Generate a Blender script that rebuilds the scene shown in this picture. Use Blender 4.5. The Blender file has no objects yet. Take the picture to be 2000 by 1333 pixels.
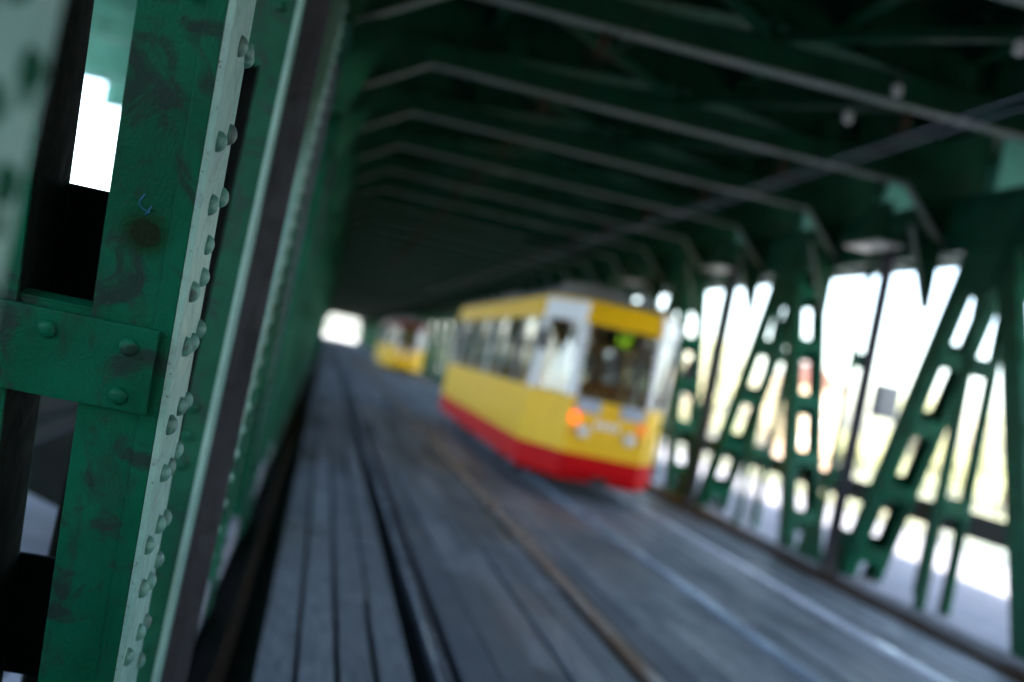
import bpy, math, random
from math import radians, sin, cos, tan, atan, pi, sqrt
from mathutils import Vector, Matrix
S = bpy.context.scene
C = S.collection
random.seed(7)

# ---------------------------------------------------------------- camera
F_PX, ROLL, PITCH, YAW, EYE = 2200.0, radians(11.8), radians(1.2522), radians(9.2853), 1.75
cam_d = bpy.data.cameras.new('camera')
cam = bpy.data.objects.new('camera', cam_d); C.objects.link(cam)
S.camera = cam
cam_d.sensor_width = 36.0
cam_d.lens = 36.0 * F_PX / 2000.0
cam_d.clip_start = 0.05; cam_d.clip_end = 6000
R0 = Vector((cos(YAW), -sin(YAW), 0))
FW = Vector((sin(YAW)*cos(PITCH), cos(YAW)*cos(PITCH), sin(PITCH)))
U0 = R0.cross(FW)
RR = cos(ROLL)*R0 + sin(ROLL)*U0
UU = -sin(ROLL)*R0 + cos(ROLL)*U0
m = Matrix((RR, UU, -FW)).transposed().to_4x4(); m.translation = Vector((0, 0, EYE))
cam.matrix_world = m
cam_d.dof.use_dof = True
cam_d.dof.focus_distance = 2.66
cam_d.dof.aperture_fstop = cam_d.lens/37.0
cam_d.dof.aperture_blades = 0

# ---------------------------------------------------------------- light
SUN_EL, SUN_AZ = radians(52), radians(168)     # azimuth from +Y towards +X
W = bpy.data.worlds.new('World'); S.world = W; W.use_nodes = True
nt = W.node_tree; bg = nt.nodes['Background']
sky = nt.nodes.new('ShaderNodeTexSky'); sky.sky_type = 'NISHITA'; sky.sun_disc = False
sky.sun_elevation = SUN_EL; sky.sun_rotation = SUN_AZ
sky.air_density = 1.0; sky.dust_density = 2.5; sky.ozone_density = 1.0
nt.links.new(sky.outputs[0], bg.inputs[0]); bg.inputs[1].default_value = 0.14
sd = bpy.data.lights.new('sun', 'SUN'); sd.energy = 4.0; sd.angle = radians(0.5); sd.color = (1, .95, .86)
sun = bpy.data.objects.new('sun', sd); C.objects.link(sun)
sdir = Vector((sin(SUN_AZ)*cos(SUN_EL), cos(SUN_AZ)*cos(SUN_EL), sin(SUN_EL)))
sun.rotation_euler = sdir.to_track_quat('Z', 'Y').to_euler()
S.view_settings.view_transform = 'Standard'; S.view_settings.look = 'None'
S.view_settings.gamma = 1.0; S.view_settings.exposure = 3.25
S.render.engine = 'CYCLES'
S.cycles.use_denoising = True
S.cycles.max_bounces = 8
S.cycles.diffuse_bounces = 4

# ---------------------------------------------------------------- helpers
def setp(o, label=None, cat=None, group=None, kind=None):
    if label: o['label'] = label
    if cat: o['category'] = cat
    if group: o['group'] = group
    if kind: o['kind'] = kind
    return o
def empty(name, loc=(0, 0, 0), **k):
    o = bpy.data.objects.new(name, None); C.objects.link(o); o.location = loc
    return setp(o, **k)
class MB:
    def __init__(s): s.v = []; s.f = []; s.sm = []
    def poly(s, pts, faces, smooth=False):
        b = len(s.v); s.v += [tuple(p) for p in pts]
        s.f += [tuple(i+b for i in f) for f in faces]; s.sm += [smooth]*len(faces)
        return s
    def hexa(s, p):   # p: 8 corners, bottom ring 0-3, top ring 4-7
        return s.poly(p, [(3,2,1,0),(4,5,6,7),(0,1,5,4),(1,2,6,5),(2,3,7,6),(3,0,4,7)])
    def box(s, x0, x1, y0, y1, z0, z1):
        return s.hexa([(x0,y0,z0),(x1,y0,z0),(x1,y1,z0),(x0,y1,z0),(x0,y0,z1),(x1,y0,z1),(x1,y1,z1),(x0,y1,z1)])
    def fbox(s, O, A, B, D, a0, a1, b0, b1, d0, d1):   # box in frame O,(A,B,D)
        P = lambda a, b, d: O + A*a + B*b + D*d
        return s.hexa([P(a0,b0,d0),P(a1,b0,d0),P(a1,b1,d0),P(a0,b1,d0),P(a0,b0,d1),P(a1,b0,d1),P(a1,b1,d1),P(a0,b1,d1)])
    def prism(s, pts2, plane, t0, t1):   # pts2 outline; plane 'x': (y,z) extruded over x ; 'y': (x,z) over y ; 'z': (x,y) over z
        n = len(pts2)
        mk = {'x': lambda p, t: (t, p[0], p[1]), 'y': lambda p, t: (p[0], t, p[1]), 'z': lambda p, t: (p[0], p[1], t)}[plane]
        v = [mk(p, t0) for p in pts2] + [mk(p, t1) for p in pts2]
        f = [tuple(range(n-1, -1, -1)), tuple(range(n, 2*n))] + [(i, (i+1) % n, n+(i+1) % n, n+i) for i in range(n)]
        return s.poly(v, f)
    def tube(s, pts, r, n=8, cap=True):
        pts = [Vector(p) for p in pts]; rs = r if isinstance(r, (list, tuple)) else [r]*len(pts)
        v = []; f = []
        for i, p in enumerate(pts):
            t = (pts[min(i+1, len(pts)-1)] - pts[max(i-1, 0)]).normalized()
            a = t.cross(Vector((0, 0, 1)));
            if a.length < .1: a = t.cross(Vector((0, 1, 0)))
            a.normalize(); b = t.cross(a)
            for k in range(n):
                w = 2*pi*k/n; v.append(p + (a*cos(w) + b*sin(w))*rs[i])
        for i in range(len(pts)-1):
            for k in range(n):
                f.append((i*n+k, i*n+(k+1) % n, (i+1)*n+(k+1) % n, (i+1)*n+k))
        if cap: f.append(tuple(range(n-1, -1, -1))); f.append(tuple(range((len(pts)-1)*n, len(pts)*n)))
        return s.poly(v, f, True)
    def dome(s, c, axis, r, h, n=14, m=5, jit=0):
        c = Vector(c); axis = Vector(axis).normalized()
        a = axis.cross(Vector((0, .3, 1))).normalized(); b = axis.cross(a)
        v = []; f = []
        for i in range(m):
            w = (pi/2)*i/m
            for k in range(n):
                t = 2*pi*k/n
                rr = r*cos(w)*(1+jit*sin(3*t+c.z*40))
                v.append(c + (a*cos(t)+b*sin(t))*rr + axis*h*sin(w))
        v.append(c + axis*h)
        for i in range(m-1):
            for k in range(n):
                f.append((i*n+k, i*n+(k+1) % n, (i+1)*n+(k+1) % n, (i+1)*n+k))
        for k in range(n): f.append(((m-1)*n+k, (m-1)*n+(k+1) % n, m*n))
        return s.poly(v, f, True)
    def build(s, name, mat, parent=None, bevel=0, **k):
        me = bpy.data.meshes.new(name)
        me.from_pydata(s.v, [], s.f); me.update()
        me.polygons.foreach_set('use_smooth', s.sm)
        o = bpy.data.objects.new(name, me); C.objects.link(o)
        if mat: me.materials.append(mat)
        if parent: o.parent = parent; o.matrix_parent_inverse = Matrix.Identity(4)
        if bevel:
            b = o.modifiers.new('bevel', 'BEVEL'); b.width = bevel; b.segments = 2; b.limit_method = 'ANGLE'
        return setp(o, **k)
def copy_tree(o, parent=None):
    c = o.copy(); C.objects.link(c)
    if parent: c.parent = parent
    for ch in [x for x in C.objects if x.parent == o]: copy_tree(ch, c)
    return c

# ---------------------------------------------------------------- materials
def mat(name, col, rough=.5, metal=0, spec=.5, emit=None, estr=0):
    m = bpy.data.materials.new(name); m.use_nodes = True
    b = m.node_tree.nodes['Principled BSDF']
    b.inputs['Base Color'].default_value = (*col, 1); b.inputs['Roughness'].default_value = rough
    b.inputs['Metallic'].default_value = metal; b.inputs['Specular IOR Level'].default_value = spec
    if emit: b.inputs['Emission Color'].default_value = (*emit, 1); b.inputs['Emission Strength'].default_value = estr
    return m
class N:
    def __init__(s, m): s.t = m.node_tree; s.b = s.t.nodes['Principled BSDF']
    def n(s, ty, **k):
        x = s.t.nodes.new(ty)
        for a, b in k.items(): setattr(x, a, b)
        return x
    def l(s, a, b): s.t.links.new(a, b)
    def coords(s, scale=(1, 1, 1)):
        tc = s.n('ShaderNodeTexCoord'); mp = s.n('ShaderNodeMapping'); mp.inputs['Scale'].default_value = scale
        s.l(tc.outputs['Object'], mp.inputs[0]); return mp.outputs[0]
    def noise(s, co, sc, det=4, ro=.5, dist=0):
        x = s.n('ShaderNodeTexNoise'); x.inputs['Scale'].default_value = sc; x.inputs['Detail'].default_value = det
        x.inputs['Roughness'].default_value = ro; x.inputs['Distortion'].default_value = dist
        s.l(co, x.inputs['Vector']); return x.outputs['Fac']
    def ramp(s, f, a, b, va=0., vb=1.):
        x = s.n('ShaderNodeMapRange'); x.inputs[1].default_value = a; x.inputs[2].default_value = b
        x.inputs[3].default_value = va; x.inputs[4].default_value = vb; x.interpolation_type = 'SMOOTHSTEP'
        s.l(f, x.inputs[0]); return x.outputs[0]
    def mix(s, f, a, b):
        x = s.n('ShaderNodeMix', data_type='RGBA')
        if isinstance(f, (int, float)): x.inputs[0].default_value = f
        else: s.l(f, x.inputs[0])
        for i, q in ((6, a), (7, b)):
            if isinstance(q, tuple): x.inputs[i].default_value = (*q, 1)
            else: s.l(q, x.inputs[i])
        return x.outputs[2]
    def math(s, op, a, b):
        x = s.n('ShaderNodeMath', operation=op)
        for i, q in ((0, a), (1, b)):
            if isinstance(q, (int, float)): x.inputs[i].default_value = q
            else: s.l(q, x.inputs[i])
        return x.outputs[0]
    def bump(s, h, dist, st=1, prev=None):
        x = s.n('ShaderNodeBump'); x.inputs['Strength'].default_value = st; x.inputs['Distance'].default_value = dist
        s.l(h, x.inputs['Height'])
        if prev is not None: s.l(prev, x.inputs['Normal'])
        return x.outputs[0]

def green_paint(name, base, alt, dirt, rough=.42, fine=True, stain=False, dirtiness=.5, spec=.12, streak=.45, pits=.70):
    m = mat(name, base, rough, spec=spec); g = N(m); co = g.coords()
    big = g.noise(co, 3.1, 5, .6); mid = g.noise(co, 7.5, 6, .62, 1.2)
    col = g.mix(g.ramp(big, .35, .65), base, alt)
    # vertical streaks and rubbed grey film
    st = g.noise(g.coords((9, 9, 1.3)), 2.2, 5, .6)
    col = g.mix(g.math('MULTIPLY', g.ramp(st, .52, .68), streak), col, dirt)
    patch = g.math('MULTIPLY', g.ramp(mid, .50, .66), dirtiness)
    col = g.mix(patch, col, dirt)
    # chips to rusty primer
    chip = g.ramp(g.noise(co, 60 if pits > .65 else 120, 3, .7), pits, pits+.03)
    col = g.mix(chip, col, (.035, .022, .015))
    if stain:
        sp = g.n('ShaderNodeVectorMath', operation='DISTANCE')
        tc = g.n('ShaderNodeTexCoord'); g.l(tc.outputs['Object'], sp.inputs[0]); sp.inputs[1].default_value = (-.428, 2.556, 1.868)
        wob = g.math('ADD', sp.outputs['Value'], g.math('MULTIPLY', g.math('SUBTRACT', mid, .5), .05))
        col = g.mix(g.ramp(wob, .024, .075, .93, 0), col, (.003, .022, .006))
        col = g.mix(g.ramp(wob, .028, .036, .75, 0), col, (.006, .010, .005))
    g.l(col, g.b.inputs['Base Color'])
    g.l(g.ramp(mid, .3, .7, rough-.07, rough+.15), g.b.inputs['Roughness'])
    if fine:
        h1 = g.bump(g.noise(g.coords((1, 1, .6)), 150, 4, .65), .0038, .9)
        h2 = g.bump(g.noise(co, 22, 3, .5), .004, .4, h1)
        g.l(h2, g.b.inputs['Normal'])
    return m
GB, GA, GD = (.007, .100, .055), (.012, .150, .083), (.040, .047, .047)
M = {}
M['green'] = green_paint('green bridge paint', (.003, .062, .031), (.006, .092, .049), (.025, .032, .032), .4, dirtiness=.6)
M['green_near'] = green_paint('weathered shaded green paint', (.0012, .056, .027), (.002, .080, .041), (.013, .022, .020), .36, stain=True, dirtiness=.85, spec=.08)  # weathered paint; the foreground's shade is put into its darker base
M['green_pale'] = green_paint('pale green paint with sky sheen', (.15, .30, .25), (.21, .37, .31), (.16, .20, .20), .36, dirtiness=.45, spec=.5, streak=.12, pits=.63)  # same green paint; grazing sky reflection put into the pale base
M['shade_black'] = green_paint('near-black steel with painted shade', (.003, .006, .005), (.005, .009, .007), (.008, .008, .008), .7, dirtiness=.3)  # near-black: deep shade put into the colour; also the barrier's dark steel
M['green_mid'] = green_paint('worn shaded rivet paint', (.06, .18, .14), (.10, .25, .20), (.05, .055, .05), .4, dirtiness=.8, spec=.4)  # strip paint with grime; shading of the domes put into a darker base
M['arch'] = green_paint('lit girder flange paint', (.009, .115, .058), (.014, .15, .078), (.035, .04, .035), .45, fine=False, dirtiness=.5)  # same green paint lightened; light on the flanges put into the colour
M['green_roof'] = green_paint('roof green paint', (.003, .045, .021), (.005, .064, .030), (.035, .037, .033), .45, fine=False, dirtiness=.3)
M['flange'] = green_paint('lit underside paint', (.24, .29, .25), (.17, .23, .19), (.28, .23, .21), .45, fine=False)  # pale tone is light on the undersides, put into the paint
M['fascia'] = green_paint('outer fascia paint', (.10, .33, .25), (.13, .38, .29), (.12, .15, .14), .5, fine=False, dirtiness=.3)
M['primer'] = green_paint('purple grey primer', (.055, .056, .068), (.075, .075, .09), (.035, .035, .04), .5, dirtiness=.5)
M['rust'] = green_paint('rusty steel', (.055, .030, .018), (.040, .026, .018), (.03, .026, .024), .7)
M['dark'] = mat('dark steel', (.02, .022, .025), .5)
def mk_planks():
    m = mat('weathered deck planks', (.12, .13, .14), .6); g = N(m)
    geo = g.n('ShaderNodeNewGeometry'); rnd = geo.outputs['Random Per Island']
    co = g.coords((14, .9, 14))
    gr = g.noise(co, 3.5, 6, .65, .3); bl = g.noise(g.coords((1, .35, 1)), 1.3, 4, .6)
    col = g.mix(rnd, (.085, .102, .118), (.275, .30, .32))
    col = g.mix(g.ramp(gr, .35, .7), col, (.10, .115, .13))
    col = g.mix(g.math('MULTIPLY', g.ramp(bl, .48, .68), .5), col, (.075, .088, .105))
    g.l(col, g.b.inputs['Base Color']); g.l(g.ramp(bl, .3, .7, .42, .7), g.b.inputs['Roughness'])
    g.l(g.bump(gr, .006, .8), g.b.inputs['Normal']); return m
M['plank'] = mk_planks()
def mk_rail(name, c0, c1):
    m = mat(name, c0, .35, .05); g = N(m); n1 = g.noise(g.coords((4, .5, 4)), 1.7, 5, .6)
    g.l(g.mix(g.ramp(n1, .42, .62), c0, c1), g.b.inputs['Base Color']); g.l(g.ramp(n1, .35, .65, .22, .55), g.b.inputs['Roughness']); return m
M['rail'] = mk_rail('rail steel', (.09, .12, .16), (.06, .07, .085)); M['rail_brown'] = mk_rail('brown rail steel', (.26, .22, .20), (.20, .12, .07))
M['rail_bright'] = mk_rail('polished rail steel with painted glint', (.80, .82, .92), (.55, .57, .64)); M['rail_blue'] = mk_rail('blue rail steel', (.34, .42, .52), (.22, .27, .33))  # reflected daylight put into the pale bases of these two rails
def mk_simple(name, c0, c1, sc, rough, bd=.01):
    m = mat(name, c0, rough); g = N(m); n1 = g.noise(g.coords(), sc, 6, .62)
    g.l(g.mix(g.ramp(n1, .3, .7), c0, c1), g.b.inputs['Base Color']); g.l(g.bump(n1, bd, .6), g.b.inputs['Normal']); return m
M['concrete'] = mk_simple('concrete', (.27, .27, .30), (.19, .19, .215), 5, .8)
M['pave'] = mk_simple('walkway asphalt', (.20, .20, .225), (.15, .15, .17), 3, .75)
M['pave_dark'] = mk_simple('shaded walkway asphalt', (.085, .09, .105), (.055, .06, .07), 3, .7)  # left walkway: same asphalt, its shade put into a darker colour
M['wood_dark'] = mk_simple('tarred timber', (.022, .022, .026), (.045, .042, .045), 6, .7)
M['ground'] = mk_simple('river bank grass', (.10, .12, .04), (.17, .16, .08), .15, .9, .1)
M['road'] = mk_simple('approach road', (.25, .24, .23), (.20, .19, .18), .6, .85)
M['brick'] = mk_simple('brick', (.60, .42, .30), (.54, .36, .25), 2, .85)
M['roof_tile'] = mk_simple('roof tile', (.16, .07, .05), (.12, .05, .04), 2, .85)
M['bark'] = mk_simple('bark', (.12, .09, .07), (.07, .05, .04), 5, .9)
def mk_leaf(nm, a, b):
    m = mat(nm, a, .6); g = N(m); geo = g.n('ShaderNodeNewGeometry')
    g.l(g.mix(geo.outputs['Random Per Island'], a, b), g.b.inputs['Base Color']); return m
M['leaf'] = mk_leaf('spring leaves', (.20, .22, .10), (.34, .34, .18))  # both leaf colours lightened: far-bank haze put into the colour
M['leaf2'] = mk_leaf('dry leaves', (.32, .27, .16), (.42, .37, .24))
mw = mat('river water', (.05, .07, .08), .12); g = N(mw); g.l(g.bump(g.noise(g.coords((1, .4, 1)), .6, 5, .6), .3, .5), g.b.inputs['Normal']); M['water'] = mw
def coat(name, col, rough=.28, dirt=.25):
    m = mat(name, col, rough); g = N(m); n1 = g.noise(g.coords((2, 2, 1)), 2.3, 5, .6)
    g.l(g.mix(g.math('MULTIPLY', g.ramp(n1, .45, .75), dirt), col, (.10, .09, .08)), g.b.inputs['Base Color'])
    g.b.inputs['Coat Weight'].default_value = .08; g.b.inputs['Specular IOR Level'].default_value = .35; g.b.inputs['Coat Roughness'].default_value = .12; return m
M['t_yellow'] = coat('tram yellow', (.97, .56, .002), .4, .1); M['t_red'] = mat('tram red', (.60, .001, .005), .5, spec=.12)
M['t_white'] = coat('tram white', (.90, .91, .93), .35, .05); M['t_grey'] = coat('tram grey panel', (.42, .50, .62))
M['t_roof'] = coat('tram roof grey', (.25, .26, .27), .6)
M['rubber'] = mat('black rubber', (.02, .02, .02), .7)
M['seat'] = mat('seat plastic', (.75, .28, .05), .5); M['handrail'] = mat('yellow handrail', (.85, .42, .02), .4)
M['cabin'] = mat('cabin panels', (.70, .46, .18), .6); M['floor_in'] = mat('cabin floor', (.10, .09, .08), .7)
M['lamp_red'] = mat('lit tail lamp', (.8, .05, .01), .3, emit=(1, .09, .02), estr=.42)
M['lamp_dim'] = mat('dim tail lamp', (.75, .16, .06), .3, emit=(1, .12, .04), estr=.08); M['lamp_off'] = mat('lamp glass', (.75, .75, .72), .15); M['led'] = mat('route number display', (.02, .05, .01), .5, emit=(.30, .62, .0), estr=.16)
M['cable'] = mat('copper wire', (.28, .33, .44), .22, .6); M['porcelain'] = mat('porcelain', (.55, .53, .50), .3)
M['blue'] = mat('blue marker', (.002, .10, .20), .6)
M['galv'] = mk_simple('galvanised steel', (.30, .32, .34), (.22, .24, .26), 4, .45, .001)
def glassm():
    m = bpy.data.materials.new('tram glass'); m.use_nodes = True; t = m.node_tree; t.nodes.clear()
    o = t.nodes.new('ShaderNodeOutputMaterial'); mx = t.nodes.new('ShaderNodeMixShader'); tr = t.nodes.new('ShaderNodeBsdfTransparent')
    gl = t.nodes.new('ShaderNodeBsdfGlossy'); fr = t.nodes.new('ShaderNodeFresnel'); fr.inputs[0].default_value = 2.5
    tr.inputs[0].default_value = (.86, .90, .90, 1); gl.inputs['Roughness'].default_value = .03
    t.links.new(fr.outputs[0], mx.inputs[0]); t.links.new(tr.outputs[0], mx.inputs[1]); t.links.new(gl.outputs[0], mx.inputs[2]); t.links.new(mx.outputs[0], o.inputs[0])
    return m
M['glass'] = glassm()

# ================================================================ SETTING
XL, XR = -.33, 6.65            # inner planes of the two trusses
BL, BR = 1.045, 11.07           # apex node positions (left, right)
PL, PR = 2.95, 2.70            # half panels
YEND = 235.0
Y0 = -45.0
def structure(name, mb, material): return mb.build(name, material, kind='structure')
structure('ground', MB().box(-900, 1500, 156, 3000, -12, -6.0), M['ground'])
structure('water', MB().poly([(-900, -300, -9), (1500, -300, -9), (1500, 156, -9), (-900, 156, -9)], [(0, 1, 2, 3)]), M['water'])
structure('road', MB().box(-1.0, 12.8, YEND+.02, 520, -6.1, -.02), M['road'])

# deck of longitudinal planks with gaps; open grooves beside the rails
RX = [1.02, 2.455, 3.865, 5.30]
dk = MB(); rnd = random.Random(3)
spans = [(-.0, RX[0]-.15), (RX[0]+.10, RX[1]-.10), (RX[1]+.075, RX[2]-.075), (RX[2]+.07, RX[3]-.075), (RX[3]+.07, 6.28)]
for a, b in spans:
    n = max(1, round((b-a)/.235)); w = (b-a)/n
    for i in range(n):
        x0 = a+i*w+rnd.uniform(.004, .016); x1 = a+(i+1)*w-rnd.choice((.004, .008, .012, .018, .026)); y = -12+rnd.uniform(-3, 0)
        while y < YEND:
            L = rnd.uniform(2.2, 4.6) if y < 40 else 12; y2 = min(y+L, YEND)
            if rnd.random() < .25: x1b = x1-rnd.uniform(.01, .035)
            else: x1b = x1
            z = rnd.uniform(-.016, .007)
            dk.box(x0, x1b, y, y2-rnd.uniform(.004, .02), -.12, z); y = y2
structure('deck', dk, M['plank'])
structure('deck_base', MB().box(-.9, 7.25, Y0, YEND, -.6, -.135), M['wood_dark'])
kb = MB()
y = Y0
while y < YEND: kb.box(XL-.60, XL-.02, y, y+2.68, -.13, .16+rnd.uniform(-.004, .004)); y += 2.7
structure('kerb', kb, M['concrete'])
kb = MB(); y = Y0
while y < YEND: kb.box(6.62, 7.24, y, y+2.68, -.13, .10+rnd.uniform(-.004, .004)); y += 2.7
structure('kerb', kb, M['concrete'])
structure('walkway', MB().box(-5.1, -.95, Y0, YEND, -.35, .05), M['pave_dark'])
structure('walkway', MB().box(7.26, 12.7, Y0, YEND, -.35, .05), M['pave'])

# ---- rails: four things
RL = ['left rail of the empty track, dark with a wide black groove beside it', 'right rail of the empty track, rust brown between planks',
      'blue-grey left rail of the track the yellow tram stands on', 'bright polished right rail of the track under the yellow tram']
for i, x in enumerate(RX):
    b = MB()
    pr = [(-.040, -.012), (.040, -.012), (.040, .006), (.030, .018), (-.030, .018), (-.040, .006)]
    b.prism([(x+p, z) for p, z in pr], 'y', Y0, YEND)
    b.box(x-.012, x+.012, Y0, YEND, -.13, -.012); b.box(x+.036, x+.050, Y0, YEND, -.11, -.006)
    b.build('tram_rail', M[('rail', 'rail_brown', 'rail_blue', 'rail_bright')[i]], label=RL[i], cat='rail', group='rails of the two tram tracks')
# left trough timber + steel strip
MB().box(-.20, -.13, Y0, YEND, -.13, -.03).build('steel_strip', M['rust'], label='thin brownish steel strip in the dark trough along the left posts', cat='steel strip')
MB().box(6.34, 6.56, Y0, YEND, -.13, .05).build('edge_beam', M['rust'], label='rusty brown low beam along the foot of the right truss', cat='beam')

# ================================================================ BRIDGE
bridge = empty('steel_bridge', (0, 0, 0), label='dark green riveted steel truss bridge around the tram tracks, posts, braces and ribbed roof', cat='bridge')
XA = Vector((1, 0, 0))
def member(b, side, xin, wid, y0, z0, y1, z1, dep=.26, bat=.85, bh=.2, fin=.15, fout=.13, phase=.3, riv=0, t=.012, flb=None):
    """battened member between (y0,z0) and (y1,z1); side=+1 extends to +X from xin"""
    O = Vector((xin, y0, z0)); A = Vector((0, y1-y0, z1-z0)); L = A.length; A.normalize()
    n = Vector((0, -A.z, A.y))      # points to -Y side
    if n.y > 0: n = -n
    X = XA*side
    h = dep/2
    b.fbox(O, X, A, n, 0, t, 0, L, -h, h)                     # inner web
    b.fbox(O, X, A, n, wid-t, wid, 0, L, -h, h)               # outer web
    for sg in (-1, 1):
        b.fbox(O, X, A, n, t, fin, 0, L, sg*(h-.006)-.006, sg*(h-.006)+.006)
        b.fbox(O, X, A, n, wid-fout, wid-t, 0, L, sg*(h-.006)-.006, sg*(h-.006)+.006)
        s = phase
        while s < L-bh:
            b.fbox(O, X, A, n, .03, wid-.03, s, s+bh, sg*(h+.006)-.0055, sg*(h+.006)+.0055)
            if riv:
                for dx in (.08, wid-.08):
                    for ds in (.05, bh-.05):
                        b.dome(O+X*dx+A*(s+ds)+n*sg*(h+.011), n*sg, .022, .014, 8, 3)
            s += bat
    if riv:
        s = .06
        while s < L:
            for q in (-.32, .28):
                b.dome(O+A*(s+q*.06)+n*(q*dep), -X, .021, .015, 8, 3)
            s += .13
def gusset(b, side, xin, yc, z0, z1, w0, w1, wid, riv=0):
    for xx in (xin-side*.013, xin+side*(wid+.001)):
        xs = sorted((xx, xx+side*.012))
        b.prism([(yc-w0, z0), (yc+w0, z0), (yc+w1, z1), (yc-w1, z1)], 'x', xs[0], xs[1])
    if riv:
        for i in range(6):
            for sg in (-1, 1):
                zz = z0+.08+(z1-z0-.16)*i/5; ww = (w0+(w1-w0)*(zz-z0)/(z1-z0))-.05
                b.dome((xin-side*.013, yc+sg*ww, zz), (-side, 0, 0), .021, .015, 8, 3)
ZB, ZT = -.6, 4.05
n_d = 0
far = MB()
posts = []
for side, xin, base, P in ((-1, XL, BL, PL), (1, XR, BR, PR)):
    k0 = -int((base-Y0)/P); k1 = int((YEND-base)/P)
    for k in range(k0, k1+1):
        Y = base+k*P; apex = (k % 2 == 0)
        isfar = Y > 118 or Y < -8
        near = -2 < Y < 20
        b = far if isfar else MB()
        if apex:
            if side < 0: member(b, side, xin, .5, Y, ZB, Y, ZT, dep=.28, bat=1.35, phase=1.1, fin=.1, fout=.1, riv=near)
            else: member(b, side, xin, .36, Y, ZB, Y, ZT, dep=.15, bat=1.52, phase=.21, fin=.06, fout=.06, riv=near)
        elif side < 0 and k == 1: pass
        else:
            member(b, side, xin+side*.04, .38 if side < 0 else .22, Y, ZB, Y, ZT, dep=.12, bat=1.52, phase=.21, fin=.045, fout=.045, riv=near)
        if not isfar and b.v: b.build('vertical_post', M['primer' if side < 0 and not apex else 'green'], bridge)
        # gussets
        b = far if isfar else MB()
        if side < 0 and k == 1: continue
        if apex: gusset(b, side, xin, Y, 3.55, 4.45, .22, .62, .5, near)
        else: gusset(b, side, xin, Y, -.5, .55, .62, .24, .5, near)
        if not isfar and (apex or Y < 60): b.build('gusset_plate', M['green'], bridge)
        elif not isfar: pass
        # diagonals to both neighbours
        if apex:
            for sg in (-1, 1):
                if side < 0 and k == 0 and sg == 1: continue      # the sharp brace in the foreground is built apart
                b = far if isfar else MB()
                ya, yb = Y+sg*.33, Y+sg*(P-.78 if side > 0 else P-.55)
                xi = xin+side*.012
                member(b, side, xi, .475, yb, -.15, ya, 3.95, dep=.30, bat=.86, phase=.55, bh=.22, fin=.12, fout=.10, riv=near)
                if not isfar: b.build('diagonal_brace', M['green'], bridge)
far.build('distant_trusswork', M['green'], bridge, kind='stuff')

# top and bottom chords, both sides
for side, xin in ((-1, XL), (1, XR)):
    b = MB(); x0, x1 = sorted((xin+side*.004, xin+side*.5))
    for xx in (x0, x1-.014): b.box(xx, xx+.014, Y0, YEND, 4.02, 4.62)
    b.box(x0-.06, x1+.06, Y0, YEND, 4.622, 4.64); b.box(x0-.05, x0+.10, Y0, YEND, 4.0, 4.018); b.box(x1-.10, x1+.05, Y0, YEND, 4.0, 4.018)
    y = -11
    while y < 60:
        b.box(x0+.02, x1-.02, y, y+.3, 3.985, 3.998); y += 1.35
    b.build('top_chord', M['green'], bridge)
    b = MB(); b.box(x0, x0+.016, Y0, YEND, -1.3, -.62); b.box(x1-.016, x1, Y0, YEND, -1.3, -.62); b.build('bottom_chord', M['green'], bridge)

# portal frames on the right-hand rhythm
def portal(b, fl, Y):
    # straight tie with pale lower flange, ends on raking knees
    zt = 4.70; xl, xr = XL+.02, XR-.02
    b.box(.45, 6.05, Y-.006, Y+.006, zt+.012, zt+.24); b.box(.45, 6.05, Y-.06, Y+.06, zt+.242, zt+.256)
    fl.box(.50, 6.06, Y-.085, Y+.085, zt-.004, zt+.010)
    for xa, xb, za in ((xl, .5, 4.22), (xr, 6.06, 4.10)):
        s = 1 if xb > xa else -1
        d = Vector((xb-xa, 0, zt-za)); L = d.length; d.normalize(); nn = Vector((-d.z, 0, d.x));
        if nn.z < 0: nn = -nn
        fl.fbox(Vector((xa, Y, za)), d, Vector((0, 1, 0)), nn, 0, L, -.07, .07, -.006, .006)
        b.prism([(xa, za+.015), (xb, zt+.02), (xb, zt+.24), (xa, zt+.30)] if s > 0 else [(xa, za+.015), (xa, zt+.30), (xb, zt+.24), (xb, zt+.02)], 'y', Y-.0065, Y+.0065)
        # lower knee down the post
        b.prism([(xa, za-.75), (xa+s*.10, za-.72), (xa+s*.42, za+.18), (xa, za+.02)] if s > 0 else [(xa, za-.75), (xa, za+.02), (xa+s*.42, za+.18), (xa+s*.10, za-.72)], 'y', Y-.020, Y-.008)
        dd = Vector((s*.34, 0, .92)); LL = dd.length; dd.normalize(); n2 = Vector((-dd.z, 0, dd.x))*s
        if s < 0: fl.fbox(Vector((xa+s*.07, Y, za-.76)), dd, Vector((0, 1, 0)), n2, 0, LL, -.055, .055, -.008, .004)
    # hangers between tie and cross girder
    for x in (1.35, 3.2, 5.05): b.box(x-.05, x+.05, Y-.05, Y-.04, zt+.26, 5.2); b.box(x-.006, x+.006, Y-.04, Y+.05, zt+.26, 5.2)
def girder(b, fl, Y):
    # cambered cross girder
    pts = [(-.8, 4.66), (.2, 4.93), (3.2, 5.14), (6.2, 4.82), (7.1, 4.66), (7.1, 5.72), (-.8, 5.72)]
    b.prism(pts, 'y', Y-.007, Y+.007)
    for i in range(4):
        (xa, za), (xb, zb) = pts[i], pts[i+1]
        d = Vector((xb-xa, 0, zb-za)); L = d.length; d.normalize(); nn = Vector((-d.z, 0, d.x))
        fl.fbox(Vector((xa, Y, za)), d, Vector((0, 1, 0)), nn, 0, L, -.15, .15, -.014, -.001)
    for x in (1.0, 2.3, 4.1, 5.4): b.box(x-.006, x+.006, Y-.08, Y-.009, 5.1, 5.7)
kk = -19
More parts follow.
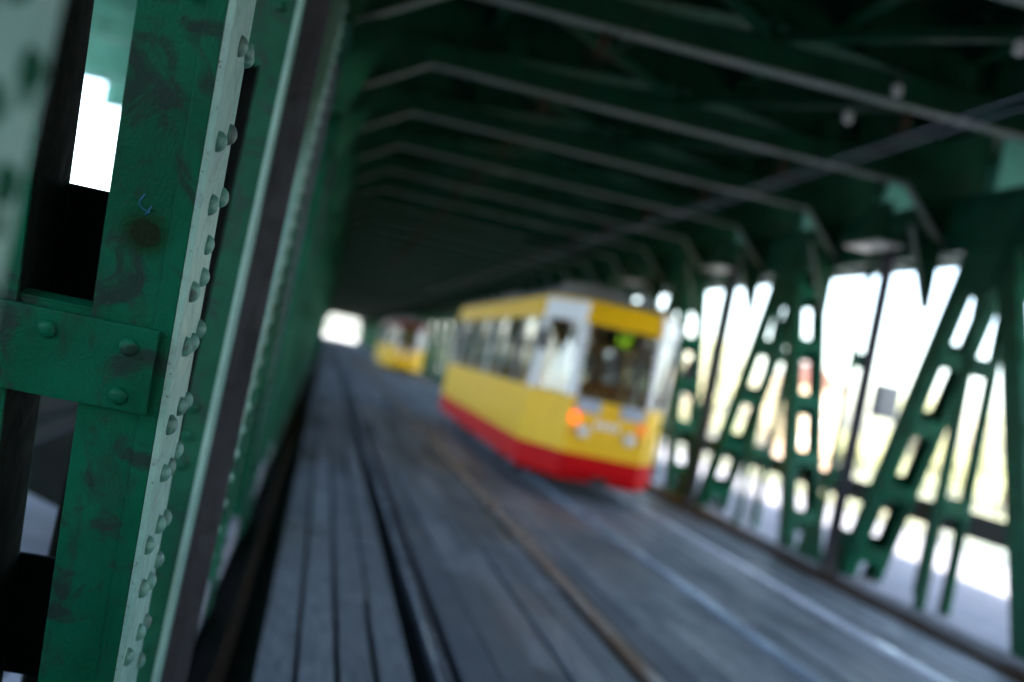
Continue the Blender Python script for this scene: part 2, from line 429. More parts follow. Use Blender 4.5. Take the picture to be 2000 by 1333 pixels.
while True:
    Y = BR+PR*kk
    if Y > YEND-1: break
    if Y > -38:
        b, fl = MB(), MB(); portal(b, fl, Y+.92); o = b.build('portal_tie', M['green_roof'], bridge)
        fl.build('tie_flange', M['flange'], o)
        b, fl = MB(), MB(); girder(b, fl, Y+1.08); o = b.build('cross_girder', M['green_roof'], bridge)
        fl.build('girder_flange', M['arch'], o)
    kk += 1
for x in (-.1, 1.1, 2.4, 3.9, 5.2, 6.45):
    b = MB(); b.box(x-.007, x+.007, Y0, YEND, 5.30, 5.72); b.box(x-.07, x+.07, Y0, YEND, 5.286, 5.299); b.build('roof_stringer', M['green_roof'], bridge)
# plan bracing between ties
b = MB(); kk = -6
while BR+PR*kk < YEND-4:
    Y = BR+PR*kk+.92
    for xa, xb in ((.6, 3.2), (5.9, 3.2)):
        A = Vector((xa, Y, 4.93)); B = Vector((xb, Y+PR, 4.93)); d = (B-A); L = d.length; d.normalize(); s = d.cross(Vector((0, 0, 1)))
        b.fbox(A, d, s, Vector((0, 0, 1)), 0, L, -.045, .045, .03, .042); b.fbox(A, d, s, Vector((0, 0, 1)), 0, L, -.006, .006, .043, .13)
    kk += 1
b.build('plan_bracing', M['green_roof'], bridge)
b = MB(); b.box(-5.08, 10.6, Y0, YEND, 5.76, 5.95)
x = -4.95
while x < 10.5: b.box(x, x+.12, Y0, YEND, 5.722, 5.759); x += .31
b.build('upper_deck', M['green_roof'], bridge)
# cantilever brackets, outer stringers and fascias
for side, xo, xf in ((-1, XL-.52, -5.2), (1, XR+.52, 10.52)):
    b = MB(); kk = -19; fb_ = MB()
    while BR+PR*kk < YEND-1:
        b = MB() if -10 < BR+PR*kk < 62 else fb_
        Y = BR+PR*kk+.95
        pts = [(xo, 4.35), (xf-side*.12, 5.20), (xf-side*.12, 5.72), (xo, 5.72)]
        if side < 0:
            pts = [(xo, 4.74), (xo, 5.72), (-5.09, 5.72), (-5.09, 5.10), (-4.36, 5.10), (-4.36, 4.74)]
            b.prism(pts, 'y', Y-.008, Y+.008); b.box(-4.38, xo, Y-.12, Y+.12, 4.72, 4.738); b.box(-5.09, -4.362, Y-.12, Y+.12, 5.08, 5.098); b.box(-4.355, xo, Y-.05, Y-.0085, 4.90, 4.91)
            if b is not fb_: b.build('cantilever_bracket', M['fascia'], bridge)
            kk += 1; continue
        b.prism(pts, 'y', Y-.008, Y+.008)
        d = Vector((xf-side*.12-xo, 0, .85)); L = d.length; d.normalize(); nn = Vector((-d.z*side, 0, abs(d.x)))
        b.fbox(Vector((xo, Y, 4.35)), d, Vector((0, 1, 0)), nn, 0, L, -.09, .09, -.016, -.002)
        kk += 1
        if b is not fb_: b.build('cantilever_bracket', M['fascia'], bridge)
    fb_.build('distant_brackets', M['fascia'], bridge, kind='stuff')
    b = MB()
    for q in (.33, .66):
        x = xo+(xf-xo)*q; b.box(x-.008, x+.008, Y0, YEND, 5.25, 5.70); b.box(x-.09, x+.09, Y0, YEND, 5.235, 5.249)
    b.build('outer_stringers', M['fascia'], bridge)
    b = MB(); x0, x1 = sorted((xf-side*.10, xf)); b.box(x0, x1, Y0, YEND, 5.14 if side > 0 else 5.765, 6.05); b.box(x0-.05, x1+.05, Y0, YEND, 6.052, 6.12)
    b.build('fascia_beam', M['fascia'], bridge)

# ---- the sharp foreground diagonal brace on the left
SL = -.335
def YN(z): return 2.392+SL*(z-2.37)      # near face line
brace_o = Vector((0, YN(-.3), -.3)); top_z = 4.0
A = Vector((0, YN(top_z)-YN(-.3), top_z+.3)); LB = A.length; A.normalize(); nF = Vector((0, -A.z, A.y))
O = brace_o
def sof(z): return (z+.3)/A.z
DEP = .325
x_in = -.322
b = MB()
Xn = -XA
def fb(bm, x0, x1, s0, s1, d0, d1):   # x positions real, d>0 away from camera behind near face
    bm.fbox(O, XA, A, -nF, min(x0, x1), max(x0, x1), s0, s1, d0, d1)
b1 = b
fb(b1, x_in-.190, x_in-.0105, 0, LB, .0, .014)       # face plate
fb(b1, x_in-.190, x_in-.0105, 0, LB, DEP-.014, DEP)
b1.prism_done = True
inner = MB(); fb(inner, x_in-.010, x_in+.006, 0, LB, -.004, DEP+.006)
outer = MB(); fb(outer, -.86, -.846, 0, LB, -.002, DEP+.004); fb(outer, -.845, -.672, 0, LB, .0, .014); fb(outer, -.845, -.672, 0, LB, DEP-.014, DEP)
fb(outer, -.686, -.672, 0, LB, .0145, DEP-.0145)
angl = MB(); fb(angl, x_in-.052, x_in-.0105, 0, LB, -.005, -.0005)
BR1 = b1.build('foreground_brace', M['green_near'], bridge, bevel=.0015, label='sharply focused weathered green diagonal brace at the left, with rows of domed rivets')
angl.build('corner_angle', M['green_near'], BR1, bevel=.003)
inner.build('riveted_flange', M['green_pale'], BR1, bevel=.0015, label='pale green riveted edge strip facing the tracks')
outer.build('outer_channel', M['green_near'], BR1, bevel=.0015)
outer = MB(); fb(outer, -.6715, -.6705, 0, LB, .0145, DEP-.0145); outer.build('shade_sheet', M['shade_black'], BR1)  # thin near-black sheet, painted shade inside the channel
# battens: front centre one is horizontal-ish across members
s = sof(1.575)
for i, sc in enumerate((-1.0, 0, 1.0, 2.0, -2.0)):
    s1 = s+sc*(1.0 if sc > 0 else .99)
    if s1+.1 > LB or s1 < .1: continue
    q = MB(); fb(q, x_in-.035, -.835, s1-.103, s1+.103, -.013, -.0125+.0)
    q = MB(); fb(q, x_in-.036, -.835, s1-.103, s1+.103, -.0265, -.0128)
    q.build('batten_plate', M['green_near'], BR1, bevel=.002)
    q = MB(); fb(q, x_in-.036, -.835, s1-.12, s1+.16+(.14 if i == 1 else .10), DEP+.0005, DEP+.013)
    q.build('batten_plate', M['shade_black'], BR1, bevel=.002)  # back battens near-black: their shade is in the colour
    if sc in (0, 1.0, -1.0):
        rv = {0: [(-.593, 1.63), (-.417, 1.626), (-.423, 1.511), (-.775, 1.63), (-.775, 1.51)]}.get(sc, [(-.42, 1.575+sc*.94+.05), (-.42, 1.575+sc*.857-.055), (-.78, 1.575+sc*.94+.05), (-.78, 1.575+sc*.857-.055)])
        for x, z in rv:
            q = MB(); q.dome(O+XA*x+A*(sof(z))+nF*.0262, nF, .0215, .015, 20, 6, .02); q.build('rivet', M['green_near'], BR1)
# inner ledge angle on the batten top inside the opening
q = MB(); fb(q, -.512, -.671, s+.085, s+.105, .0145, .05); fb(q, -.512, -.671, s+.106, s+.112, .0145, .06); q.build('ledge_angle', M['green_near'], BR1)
_unused = [(458,95),(472,105),(415,278),(437,265),(402,400),(423,387),(395,478),(385,540),(365,568),(378,641),(352,674),(364,666),(342,790),(354,779),(321,825),(337,875),(309,919),(322,908),(300,1018),(312,1007),(279,1059),(299,1087),(268,1142),(282,1128),(263,1227),(275,1208),(240,1274),(264,1282)]
# measured rivet positions on the strip: (Y, Z) on the inner plane
rp = [(2.617,2.324),(2.765,2.348),(2.587,2.102),(2.76,2.147),(2.705,1.972),(2.884,2.009),(2.798,1.884),(2.832,1.808),(2.697,1.767),(2.99,1.679),(2.791,1.637),(2.895,1.646),(2.946,1.482),(3.055,1.489),(2.806,1.447),(3.099,1.353),(2.89,1.319),(3.006,1.319),(3.026,1.167),(3.141,1.163),(2.892,1.138),(3.194,1.04),(2.966,1.014),(3.093,1.004),(3.12,.86),(3.221,.861),(2.97,.838),(3.286,.736),(3.06,.68),(2.66,2.50),(2.50,2.52),(2.78,2.335)]
for y, z in rp:
    q = MB(); q.dome((x_in+.0058, y-.03, z), (1, random.uniform(-.08, .08), random.uniform(-.08, .08)), random.uniform(.023, .026), random.uniform(.018, .022), 20, 6, random.uniform(.01, .05)); q.build('rivet', M['green_mid'], BR1)
# blue marker strokes on the face
q = MB()
def stroke(pts, r=.0016):
    q.tube([O+XA*x+A*sof(z)+nF*.0008 for x, z in pts], r, 6)
stroke([(-.437, 1.952), (-.444, 1.940), (-.447, 1.930), (-.441, 1.923), (-.427, 1.916)]); stroke([(-.419, 1.931), (-.424, 1.920), (-.430, 1.909)]); stroke([(-.420, 1.916), (-.429, 1.914)])
q.build('marker_scribble', M['blue'], BR1)

# ---- purple-grey cable poles standing at the bottom nodes
def pole(x, Y, label, w=.10, flang=True):
    o = empty('cable_pole', (x, Y, .1), label=label, cat='pole', group='purple grey poles along the trusses')
    b = MB(); b.box(-.006, .006, -.07, .07, 0, 4.2); b.box(-w/2, w/2, -.082, -.070, 0, 4.2); b.box(-w/2, w/2, .070, .082, 0, 4.2); b.build('shaft', M['primer'], o)
    b = MB(); b.box(-.11, .11, -.11, .11, -.04, -.001)
    b.build('base_plate', M['dark'], o)
    b = MB()
    for z in (1.0, 2.2, 3.4): b.box(w/2+.001, w/2+.02, -.05, .05, z, z+.05)
    b.tube([(w/2+.03, 0, .2), (w/2+.03, .01, 1.8), (w/2+.028, 0, 4.1)], .014, 6); b.build('cable', M['rubber'], o)
    return o
plab = {13.77: 'purple grey pole with a small grey box, right truss in front of the widest white opening'}
for i in (-1, 1, 3, 5, 7, 9):
    Y = BR+PR*i
    if Y < 3: continue
    nm = {1: 'purple grey pole carrying a small grey cabinet on the right truss', 3: 'purple grey pole on the right truss, second beyond the pole with the cabinet', 5: 'farther purple grey pole on the right truss, just right of the tram',
          -1: 'nearest purple grey pole on the right truss, beyond the picture edge', 7: 'purple grey pole on the right truss hidden behind the tram front', 9: 'purple grey pole on the right truss far behind the tram'}[i]
    if i in (1, 3, 5): pole(XR-.12, Y-.80, nm)
# left: broad grey-purple web strip beside the second post
o = empty('cable_pole', (0, 0, 0), label='broad purple grey stanchion between the first and third green members at left', cat='pole', group='purple grey poles along the trusses')
b = MB(); b.box(-.325, -.235, 4.335, 4.347, -.1, 4.0); b.box(-.285, -.273, 4.3475, 4.5, .17, 4.0)
b.build('web_plate', M['primer'], o)
b = MB(); b.box(-.325, -.225, 4.33, 4.52, .0, .165); b.build('base_plate', M['dark'], o)
# second post: front green plate with pale edge
b = MB(); b.box(-.425, -.345, 4.16, 4.172, .0, 4.0); b.box(-.60, -.4255, 4.16, 4.172, 2.62, 4.0); b.box(-.60, -.4255, 4.16, 4.172, .0, .35)
o2 = b.build('cover_plate', M['green'], bridge)
b = MB(); b.box(-.44, -.43, 4.18, 4.6, 0, 4.0); b.box(-.76, -.441, 4.45, 4.46, 0, 4.0); b.box(-.77, -.761, 4.1, 4.46, 0, 4.0); b.build('dark_channel', M['shade_black'], bridge)  # near-black colour stands in for the shaded hollow of the post
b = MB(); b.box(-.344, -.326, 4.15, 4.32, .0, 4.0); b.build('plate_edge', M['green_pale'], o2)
for z in (1.374, 1.27, 1.166, 2.85, 2.95, .6, .5):
    q = MB(); q.dome((-.40, 4.1598, z), (0, -1, 0), .022, .015, 12, 4); q.build('rivet', M['green'], o2)
# third: pale serrated lacing edge of the rising brace
b = MB()
def YD(z): return 4.65+(z-.7)*.66
A3 = Vector((0, YD(4)-YD(.45), 3.55)); L3 = A3.length; A3.normalize(); n3 = Vector((0, -A3.z, A3.y)); O3 = Vector((0, YD(.45)+.06, .45))
b.fbox(O3, XA, A3, n3, -.30, -.275, 0, L3, -.12, .12)
b.fbox(O3, XA, A3, n3, -.46, -.301, 0, L3, .108, .12)
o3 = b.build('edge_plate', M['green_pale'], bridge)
b = MB(); s_ = .05
while s_ < L3:
    for q_ in (-.07, .06): b = MB().dome(O3+XA*(-.275)+A3*(s_+q_*.5)+n3*q_, XA, .024, .018, 10, 3); b.build('rivet', M['green_pale'], o3)
    s_ += .12
# near blurred pale strip at the very left
b = MB(); b.box(-.340, -.322, .90, 1.19, -.3, 4.0); o4 = b.build('edge_plate', M['green_pale'], bridge)
b = MB()
for i in range(14):
    z = 1.0+i*.11
    MB().dome((-.3218, 1.03, z), (1, 0, 0), .022, .017, 12, 4).build('rivet', M['green'], o4); MB().dome((-.3218, 1.12, z+.05), (1, 0, 0), .022, .017, 12, 4).build('rivet', M['green'], o4)

# ================================================================ wires, insulators
def wire(x, z, lab, grp):
    b = MB(); n = 60
    pts = []
    for i in range(n+1):
        y = -10+(YEND+10)*i/n; pts.append((x, y, z+.03*sin(i*1.1)**2))
    b.tube(pts, .0075 if x > 4 else .005, 6); return b.build('contact_wire', M['cable' if x > 4 else 'rust'], label=lab, cat='wire', group=grp)
wire(4.50, 4.38, 'left of the two close contact wires crossing the dark roof at upper right', 'contact wires above the tram')
wire(4.64, 4.37, 'right of the two close contact wires crossing the dark roof at upper right', 'contact wires above the tram')
wire(1.70, 4.40, 'left of the two faint contact wires high above the empty track', 'contact wires over the empty track')
wire(1.82, 4.40, 'right of the two faint contact wires high above the empty track', 'contact wires over the empty track')
for i in range(-2, 12):
    Y = BR+PR*i+.92
    for x, trk in ((1.76, 'empty track'), (4.57, 'tram track')):
        o = empty('wire_hanger', (x, Y, 4.42), label='dark clamp holding the contact wire over the %s, %s portal from the camera' % (trk, ['nearest', '2nd', '3rd', '4th', '5th', '6th', '7th', '8th', '9th', '10th', '11th', '12th', '13th', '14th'][i+2]), cat='wire hanger', group='contact wire hangers')
        b = MB(); b.tube([(0, 0, 0), (0, 0, .28)], .012, 6); b.tube([(-.16, 0, .05), (.16, 0, .05)], .015, 6); b.build('rod', M['rust'], o)
        b = MB(); b.tube([(0, 0, .10), (0, 0, .13), (0, 0, .16), (0, 0, .19), (0, 0, .22)], [.02, .06, .03, .06, .02], 10); b.build('insulator', M['rust'], o)
for i, (x, Y, z) in enumerate([(4.06, 6.85, 4.5), (4.06, 9.35, 4.5), (4.04, 8.46, 4.55)]):
    o = empty('insulator_bell', (x, Y, z), label=['pale insulator at the top right corner of the roof', 'pale insulator on a wire stay above the second roof beam', 'small pale insulator touching the brightest roof beam'][i], cat='insulator', group='pale insulators under the roof')
    b = MB(); b.tube([(0, 0, -.05), (0, 0, -.02), (0, 0, .0), (0, 0, .03), (0, 0, .06)], [.015, .05, .028, .05, .015], 12); b.build('shell', M['porcelain'], o)
    b = MB(); b.tube([(0, 0, .06), (0, 0, .22)], .008, 6); b.build('rod', M['dark'], o)
# wall lamps near the right knees
for i, Y in enumerate((12.6, 18.0, 23.4)):
    o = empty('roof_lamp', (6.1, Y, 4.05), label=['large pale louvred lamp housing under the knee at upper right', 'pale louvred lamp housing, second along the right truss', 'small pale louvred lamp housing, third along the right truss'][i], cat='lamp', group='unlit lamp housings along the right truss')
    b = MB(); b.box(-.18, .18, -.45, .45, .0, .08); b.box(-.02, .02, -.3, .3, .081, .5); b.build('housing', M['green_roof'], o)
    b = MB()
    for j in range(7): b.box(-.16, .16, -.42+j*.125, -.42+j*.125+.07, -.03, -.002)
    b.build('louvre', M['porcelain'], o)

# ================================================================ furniture on the walkways
# grey cabinet on the pole
o = empty('pole_cabinet', (6.64, 12.92, 2.05), label='small flat grey cabinet fixed beside the purple grey pole at right', cat='cabinet')
b = MB(); b.box(.03, .33, -.06, .06, 0, .42); b.build('case', M['galv'], o, bevel=.008)
b = MB(); b.box(.055, .305, -.072, -.061, .03, .39); b.build('door', M['galv'], o)
# crash beams outside the trusses
for x, lab in ((7.42, 'dark horizontal crash beam running behind the right truss'), (-1.22, 'dark horizontal crash beam behind the left truss')):
    o = empty('crash_beam', (x, 0, 0), label=lab, cat='beam')
    b = MB(); z0 = .92
    b.prism([(-.035, z0), (.0, z0), (.03, z0+.06), (.03, z0+.10), (0, z0+.14), (.03, z0+.18), (.03, z0+.22), (0, z0+.28), (-.035, z0+.28)], 'y', -10, YEND-2); 
    b.build('rail', M['dark'], o)
    b = MB(); y = -9.3
    while y < YEND-4: b.box(-.07, -.036, y, y+.08, .0, z0+.2); y += 5.4 if x > 0 else 5.5
    b.build('supports', M['dark'], o)
def railing(x, lab):
    o = empty('railing', (x, 0, .05), label=lab, cat='railing')
    b = MB(); b.box(-.03, .03, Y0, YEND, 1.02, 1.07); b.box(-.02, .02, Y0, YEND, .10, .13); b.build('handrail', M['galv'], o)
    b = MB(); y = -12
    while y < 90: b.box(-.008, .008, y, y+.016, .13, 1.02); y += .14
    b.build('bars', M['galv'], o)
    b = MB(); y = -12
    while y < YEND: b.box(-.03, .03, y, y+.06, -.05, 1.015); y += 2.7
    b.build('posts', M['galv'], o)
railing(12.55, 'light bar railing on the outer edge of the right walkway')
railing(-5.0, 'light bar railing on the outer edge of the left walkway')
# dark angular bracket with looped bar seen through the lower opening
o = empty('walkway_barrier', (-1.64, 8.25, .05), label='dark folded steel barrier with a looped bar, seen through the lower brace opening', cat='barrier')
b = MB(); b.prism([(-.35, .25), (.28, .05), (.36, .16), (.30, .62), (.05, .80), (-.35, .70)], 'y', -.12, .12); b.build('panel', M['shade_black'], o, bevel=.02)
b = MB(); b.tube([(-.35, -.2, .78), (-.05, -.2, .92), (.22, -.2, .86), (.38, -.2, .66), (.40, -.2, .3), (.33, -.2, .04)], .022, 8); b.build('looped_bar', M['dark'], o)
b = MB(); b.box(-.30, -.22, -.1, .1, 0, .24); b.box(.16, .24, -.1, .1, 0, .09); b.build('foot', M['dark'], o)
o = empty('guide_rail', (0, 0, 0), label='thin pale rail slanting across the left walkway above the dark barrier', cat='rail')
b = MB(); b.tube([(-2.55, 9.4, .06), (-1.35, 9.4, 1.10)], .013, 8); b.build('tube', M['galv'], o)
b = MB(); b.tube([(-1.38, 9.42, .05), (-1.38, 9.42, 1.07)], .02, 8); b.build('leg', M['galv'], o)
# small dark thing hanging from the soffit at right
for i, (x, Y) in enumerate(((8.6, 15.7), (8.6, 21.2))):
    o = empty('hanging_lamp', (x, Y, 5.2), label=['dark slim lamp hanging in the widest white opening at right', 'faint slim lamp hanging in the white opening beside the middle post'][i], cat='hanging lamp', group='slim lamps hanging over the right walkway')
    b = MB(); b.tube([(0, 0, 0), (.0, 0, -.5)], .012, 6); b.build('cord', M['dark'], o)
    b = MB(); b.tube([(0, 0, -.5), (0, 0, -.52), (0, 0, -.98), (0, 0, -1.0)], [.02, .05, .05, .02], 8); b.build('lamp_body', M['dark'], o)

# ================================================================ TRAMS
def make_tram(label, top='t_yellow'):
    T = empty('tram', (0, 0, 0), label=label, cat='tram', group='trams on the right-hand track')
    Lh = 13.6; hw = 1.09; nw = .60; nl = .95
    def ring(ins, frontlean=0):
        return [(-nw+ins*.5, 0+ins+frontlean), (nw-ins*.5, 0+ins+frontlean), (hw-ins, nl), (hw-ins, Lh-nl), (nw-ins*.5, Lh-ins-frontlean), (-nw+ins*.5, Lh-ins-frontlean), (-hw+ins, Lh-nl), (-hw+ins, nl)]
    def band(b, z0, r0, z1, r1, sm=False):
        n = len(r0); b.poly([(x, y, z0) for x, y in r0]+[(x, y, z1) for x, y in r1], [(i, (i+1) % n, n+(i+1) % n, n+i) for i in range(n)], sm)
    b = MB(); band(b, .28, ring(.04), .36, ring(.0)); band(b, .36, ring(0), .68, ring(0)); b.build('skirt', M['t_red'], T)
    b = MB(); band(b, .68, ring(-.004), .71, ring(-.004)); band(b, .71, ring(-.004), 1.50, ring(0.0, .03)); b.build('lower_panel', M['t_yellow'], T)
    b = MB(); band(b, .86, ring(.03), 1.50, ring(.03)); b.build('inner_lining', M['cabin'], T)
    b = MB(); band(b, 2.60, ring(0.02, .14), 2.95, ring(.06, .20)); b.build('upper_panel', M[top], T)
    b = MB(); b.box(-1.04, 1.04, 1.0, Lh-1.0, .70, .80); b.box(-.6, .6, .1, .998, .70, .80); b.build('floor', M['floor_in'], T)
    # roof
    b = MB(); band(b, 2.951, ring(.06, .20), 3.06, ring(.16, .30)); band(b, 3.06, ring(.16, .30), 3.12, ring(.40, .5)); r = ring(.40, .5)
    b.poly([(x, y, 3.12) for x, y in r], [tuple(range(8))]); b.build('roof', M['t_roof'], T)
    b = MB(); r = ring(.09, .2); b.poly([(x, y, 2.58) for x, y in r], [tuple(range(7, -1, -1))]); b.build('ceiling', M['cabin'], T)
    MB().box(-.45, .45, 2.2, 3.6, 3.13, 3.33).build('roof_box', M['t_roof'], T, bevel=.03); MB().box(-.4, .4, 8.6, 10.2, 3.13, 3.35).build('roof_box', M['t_roof'], T, bevel=.03)
    # pantograph
    b = MB(); yb = 6.2
    for sx in (-.45, .45):
        b.tube([(sx, yb, 3.2), (sx*.8, yb+1.1, 3.75), (sx*.9, yb+.4, 4.36)], .02, 6)
    b.tube([(-.8, yb+.4, 4.36), (.8, yb+.4, 4.36)], .025, 6); b.box(-.5, .5, yb-.1, yb+.5, 3.13, 3.2); b.build('pantograph', M['dark'], T)
    # ---- windows
    za, zb = 1.52, 2.58
    def lerp(a, b_, t): return (a[0]+(b_[0]-a[0])*t, a[1]+(b_[1]-a[1])*t)
    rb, rt = ring(0.0, .03), ring(.02, .14)
    def pane(e, t0, t1, name='window', off=.0, m_='glass', zz0=za, zz1=zb, parent=T):
        n = 8; a0, a1 = rb[e], rb[(e+1) % n]; c0, c1 = rt[e], rt[(e+1) % n]
        def P(t, z):
            k = (z-1.5)/(2.6-1.5); p = lerp(lerp(a0, a1, t), lerp(c0, c1, t), k)
            d = (a1[1]-a0[1], -(a1[0]-a0[0])); l = sqrt(d[0]**2+d[1]**2); return (p[0]+d[0]/l*off, p[1]+d[1]/l*off, z)
        b = MB(); b.poly([P(t0, zz0), P(t1, zz0), P(t1, zz1), P(t0, zz1)], [(0, 1, 2, 3)]); return b.build(name, M[m_], parent)
    def solid(e, t0, t1, zz0, zz1, m_, name, off=.012):
        n = 8; a0, a1 = rb[e], rb[(e+1) % n]; c0, c1 = rt[e], rt[(e+1) % n]; v = []
        for o_ in (-.03, off):
            for t, z in ((t0, zz0), (t1, zz0), (t1, zz1), (t0, zz1)):
                k = (z-1.5)/(2.6-1.5); p = lerp(lerp(a0, a1, t), lerp(c0, c1, t), k)
                d = (a1[1]-a0[1], -(a1[0]-a0[0])); l = sqrt(d[0]**2+d[1]**2); v.append((p[0]+d[0]/l*o_, p[1]+d[1]/l*o_, z))
        b = MB(); b.hexa(v); return b.build(name, M[m_], T)
    w = pane(0, .05, .95, 'rear_window')            # window facing the camera
    pane(4, .05, .95, 'windscreen')
    for e in (1, 3, 5, 7): pane(e, .14, .86, 'corner_window')
    # pillars at every corner (white)
    for e, t0, t1 in ((0, 0, .05), (0, .95, 1), (1, 0, .14), (1, .86, 1), (7, 0, .14), (7, .86, 1), (3, 0, .14), (3, .86, 1), (4, 0, .05), (4, .95, 1), (5, 0, .14), (5, .86, 1)):
        solid(e, t0+.001, t1-.001, 1.501, 2.599, 't_white', 'pillar', .014)
    for e in (7, 1): solid(e, .02, .98, 2.602, 2.90, 't_white', 'corner_cap', .03)  # white upper facets; the bright corner highlight is put into the colour
    ln = Lh-2*nl; nwn = 7
    for e in (6, 2):
        t = 0
        for i in range(nwn):
            t0, t1 = i/nwn, (i+1)/nwn
            pane(e, t0+.009, t1-.009)
            solid(e, t1-.008, min(t1+.008, 1), 1.501, 2.599, 't_white' if i % 3 == 0 else 't_roof', 'pillar')
        solid(e, 0.0, 1, 2.22, 2.26, 'rubber', 'window_bar', .006)
    # rubber seal round the rear window
    for zz in ((1.50, 1.54), (2.56, 2.60)): solid(0, .05, .95, zz[0], zz[1], 'rubber', 'window_seal')
    solid(0, .25, .75, 2.36, 2.55, 'rubber', 'display_box', -.02)
    # route display: two digits of seven-segment bars
    b = MB()
    def seg(x, z, hz): b.box(x-(.035 if hz else .010), x+(.035 if hz else .010), .115, .119, z-(.010 if hz else .035), z+(.010 if hz else .035))
    for dx, segs in ((-.10, 'bc'), (.06, 'abged')):
        pos = {'a': (0, .08, 1), 'g': (0, 0, 1), 'd': (0, -.08, 1), 'b': (.04, .04, 0), 'c': (.04, -.04, 0), 'e': (-.04, -.04, 0), 'f': (-.04, .04, 0)}
        for s_ in segs: x_, z_, h_ = pos[s_]; seg(dx+x_, 2.445+z_, h_)
    b.build('route_number', M['led'], T)
    # panels below the window, centre strip, bumper, lamps
    for sx in (-1, 1):
        x0, x1 = sorted((sx*.16, sx*.52)); b = MB(); b.box(x0, x1, -.016, .03, 1.30, 1.49); b.build('vent_panel', M['t_grey'], T, bevel=.01)
        MB().tube([(sx*.52, .0, 1.20), (sx*.52, -.05, 1.20)], [.06, .05], 14).build('tail_light', M['lamp_red' if sx < 0 else 'lamp_dim'], T)
        MB().tube([(sx*.36, .0, 1.02), (sx*.36, -.04, 1.02)], [.10, .09], 14).build('headlight', M['lamp_off'], T)
        MB().tube([(sx*.54, .0, 1.02), (sx*.54, -.03, 1.02)], [.05, .045], 12).build('indicator', M['handrail'], T)
    b = MB()
    for i in range(4):
        b.box(-.20+i*.10, -.135+i*.10, -.010, -.004, 1.10, 1.20)
    b.build('number_strip', M['t_white'], T)
    b = MB(); b.box(-.56, .56, -.08, -.001, .40, .58); b.build('bumper', M['t_red'], T, bevel=.03)
    b = MB(); b.box(-.09, .09, -.34, .1, .30, .39); b.build('coupler', M['dark'], T, bevel=.02)
    b = MB(); b.tube([(.0, .06, 1.55), (.28, .05, 2.1)], .012, 6); b.tube([(.16, .045, 1.8), (.38, .06, 2.35)], .014, 6); b.build('wiper', M['rubber'], T)
    for sx in (-1, 1):
        b = MB(); b.tube([(sx*.86, .5, 2.55), (sx*1.12, .28, 2.5), (sx*1.14, .26, 2.38)], .014, 6); b.box(sx*1.14-.07, sx*1.14+.07, .24, .28, 2.08, 2.38); b.build('mirror', M['rubber'], T)
    # doors on the right-hand side
    for y in (1.5, 5.4, 9.4):
        b = MB(); b.box(1.092, 1.11, y, y+1.25, .40, 2.58); b.build('door', M['t_yellow'], T)
    # underframe and bogies
    b = MB(); b.box(-.98, .98, 1.05, Lh-1.05, .26, .69); b.build('underframe', M['dark'], T)
    for y in (2.6, 4.4, 9.2, 11.0):
        for sx in (-1, 1):
            MB().tube([(sx*.70-.05, y, .335), (sx*.70+.05, y, .335)], .32, 20).build('wheel', M['dark'], T)
    # interior
    for i in range(9):
        for sx in (-1, 1):
            if sx > 0 and i in (0, 3, 6): continue
            y = 1.6+i*1.2; b = MB(); b.box(sx*.80-.21, sx*.80+.21, y, y+.42, 1.20, 1.26); b.box(sx*.80-.21, sx*.80+.21, y+.38, y+.44, 1.262, 1.75); b.box(sx*.80-.03, sx*.80+.03, y+.15, y+.25, .80, 1.199)
            b.build('seat', M['seat'], T)
    b = MB()
    for i in range(7):
        for sx in (-1, 1): y = 1.2+i*1.8; b.tube([(sx*.42, y, .8), (sx*.42, y, 2.56)], .018, 6)
    for sx in (-1, 1): b.tube([(sx*.42, 1.0, 2.35), (sx*.42, 12.4, 2.35)], .018, 6)
    b.build('handrails', M['handrail'], T)
    b = MB(); b.box(-.70, .72, .35, .75, .80, 1.45); b.box(-.35, .1, .4, .6, 1.452, 1.60); b.build('rear_console', M['cabin'], T, bevel=.02)
    return T
t1 = make_tram('large yellow and red tram with white window pillars, lit tail lights, nearer of two')
t1.location = (4.29, 16.1, 0.012)
t2 = copy_tree(t1); t2['label'] = 'small distant tram with dark red top, far down the track behind the nearer tram'
t2.location = (4.62, 64, 0.012)
for ch in list(C.objects):
    if ch.parent == t2 and ch.name.startswith(('upper_panel', 'corner_cap')):
        ch.data = ch.data.copy(); ch.data.materials[0] = coat('dark red tram top', (.16, .012, .012))
    if ch.parent == t2 and ch.name.startswith('tail_light'): ch.data = ch.data.copy(); ch.data.materials[0] = M['t_red']
    if ch.parent == t2 and ch.name.startswith(('ceiling', 'display_box')): ch.data = ch.data.copy(); ch.data.materials[0] = M['rubber']
    if ch.parent == t2 and (ch.name.startswith('skirt') or ch.name.startswith('bumper')): ch.data = ch.data.copy(); ch.data.materials[0] = M['t_yellow']

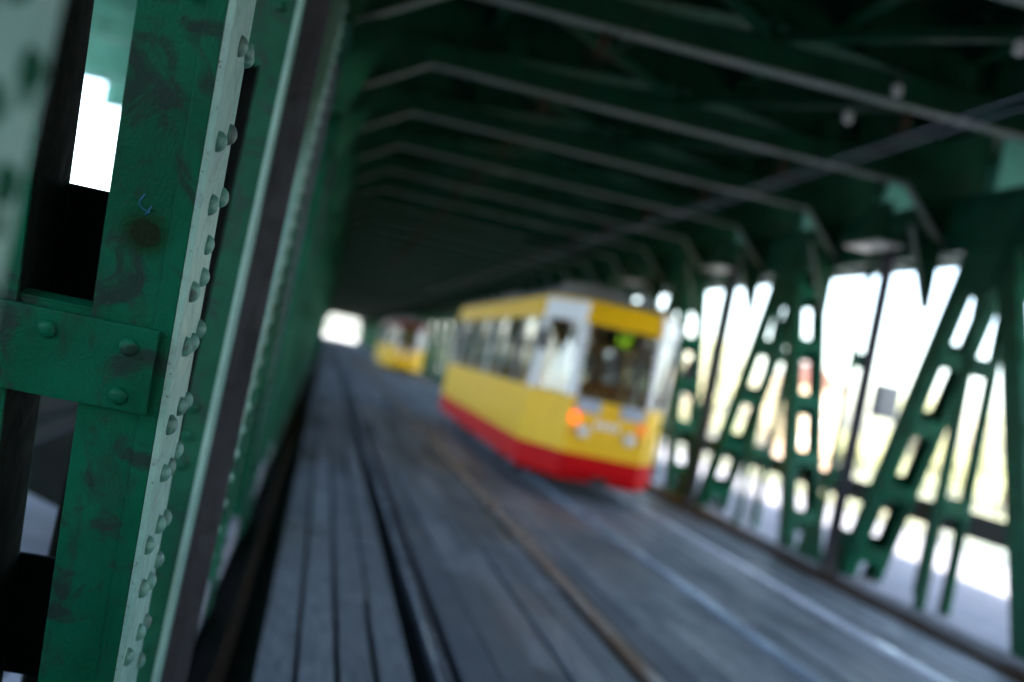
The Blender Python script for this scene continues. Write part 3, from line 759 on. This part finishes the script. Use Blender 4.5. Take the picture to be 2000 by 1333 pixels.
# ================================================================ far bank
def tree(x, y, h, r, leafm, label, z0=-6.0, nleaf=1500):
    o = empty('broadleaf_tree', (x, y, z0), label=label, cat='tree', group='trees on the far bank')
    rn = random.Random(int(x*7+y))
    b = MB(); b.tube([(0, 0, 0), (.2, 0, h*.3), (.1, .2, h*.6), (.3, 0, h*.85)], [.45, .33, .2, .06], 8)
    for i in range(7):
        a = rn.uniform(0, 6.28); z = h*rn.uniform(.3, .65); q = rn.uniform(.5, .9)*r
        b.tube([(0.1, 0, z), (cos(a)*q*.5, sin(a)*q*.5, z+q*.4), (cos(a)*q, sin(a)*q, z+q*.7)], [.16, .1, .03], 5)
    b.build('trunk', M['bark'], o)
    b = MB(); cl = []
    for i in range(16):
        a = rn.uniform(0, 6.28); e = rn.uniform(-.8, 1.3); q = r*rn.uniform(.35, .85)
        cl.append((cos(a)*cos(e)*q, sin(a)*cos(e)*q, h*.63+sin(e)*h*.30, r*rn.uniform(.22, .42)))
    for i in range(nleaf):
        c = cl[i % 16]; d = Vector((rn.gauss(0, 1), rn.gauss(0, 1), rn.gauss(0, 1))).normalized()*c[3]*rn.uniform(.55, 1.1)
        p = Vector(c[:3])+d; s = rn.uniform(.25, .5)
        u = Vector((rn.gauss(0, 1), rn.gauss(0, 1), rn.gauss(0, 1))).normalized(); v = u.orthogonal().normalized()
        b.poly([p-u*s, p+v*s*.6, p+u*s, p-v*s*.6], [(0, 1, 2, 3)])
    b.build('crown', M[leafm], o)
TL = ['pale yellow green tree at the far right edge of the river view', 'broad tree beyond the river behind the rightmost opening', 'tall pale tree right of the brick house across the river', 'dry yellowish tree across the river near the grey cabinet',
      'green tree left of the brick house across the river', 'yellowish tree seen through the openings beside the tram', 'small tree just behind the tram pillar across the river', 'leafless looking tan tree across the river', 'rounded tree right behind the rail bars', 'low bushy tree at the river edge', 'tree beyond the exit, left of the road', 'tree beyond the exit, right of the road']
tp = [(112, 168, 18, 8, 'leaf'), (103, 172, 15, 8, 'leaf2'), (94, 166, 17, 7, 'leaf'), (72, 170, 14, 7, 'leaf2'), (63, 174, 19, 8, 'leaf'), (54, 168, 15, 7, 'leaf2'), (45, 172, 17, 7, 'leaf'), (124, 180, 17, 9, 'leaf2'), (100, 160, 10, 6, 'leaf'), (82, 161, 8, 5, 'leaf'), (-8, 420, 14, 6, 'leaf'), (24, 430, 15, 6, 'leaf2')]
for q, l in zip(tp, TL): tree(*q, l)
o = empty('brick_house', (84, 188, -6), label='orange brick house on the far bank seen beside the purple grey pole', cat='house')
b = MB(); b.box(-5, 5, -4, 4, 0, 15); b.build('wall', M['brick'], o)
b = MB(); b.prism([(-5.4, 15.01), (5.4, 15.01), (0, 19)], 'y', -4.4, 4.4); b.build('roof', M['roof_tile'], o)
for i in range(3):
    for j in range(4):
        b = MB(); b.box(-3.9+i*3, -2.6+i*3, -4.06, -4.01, 1.5+j*3.3, 3.3+j*3.3); b.build('window', M['lamp_off'], o)
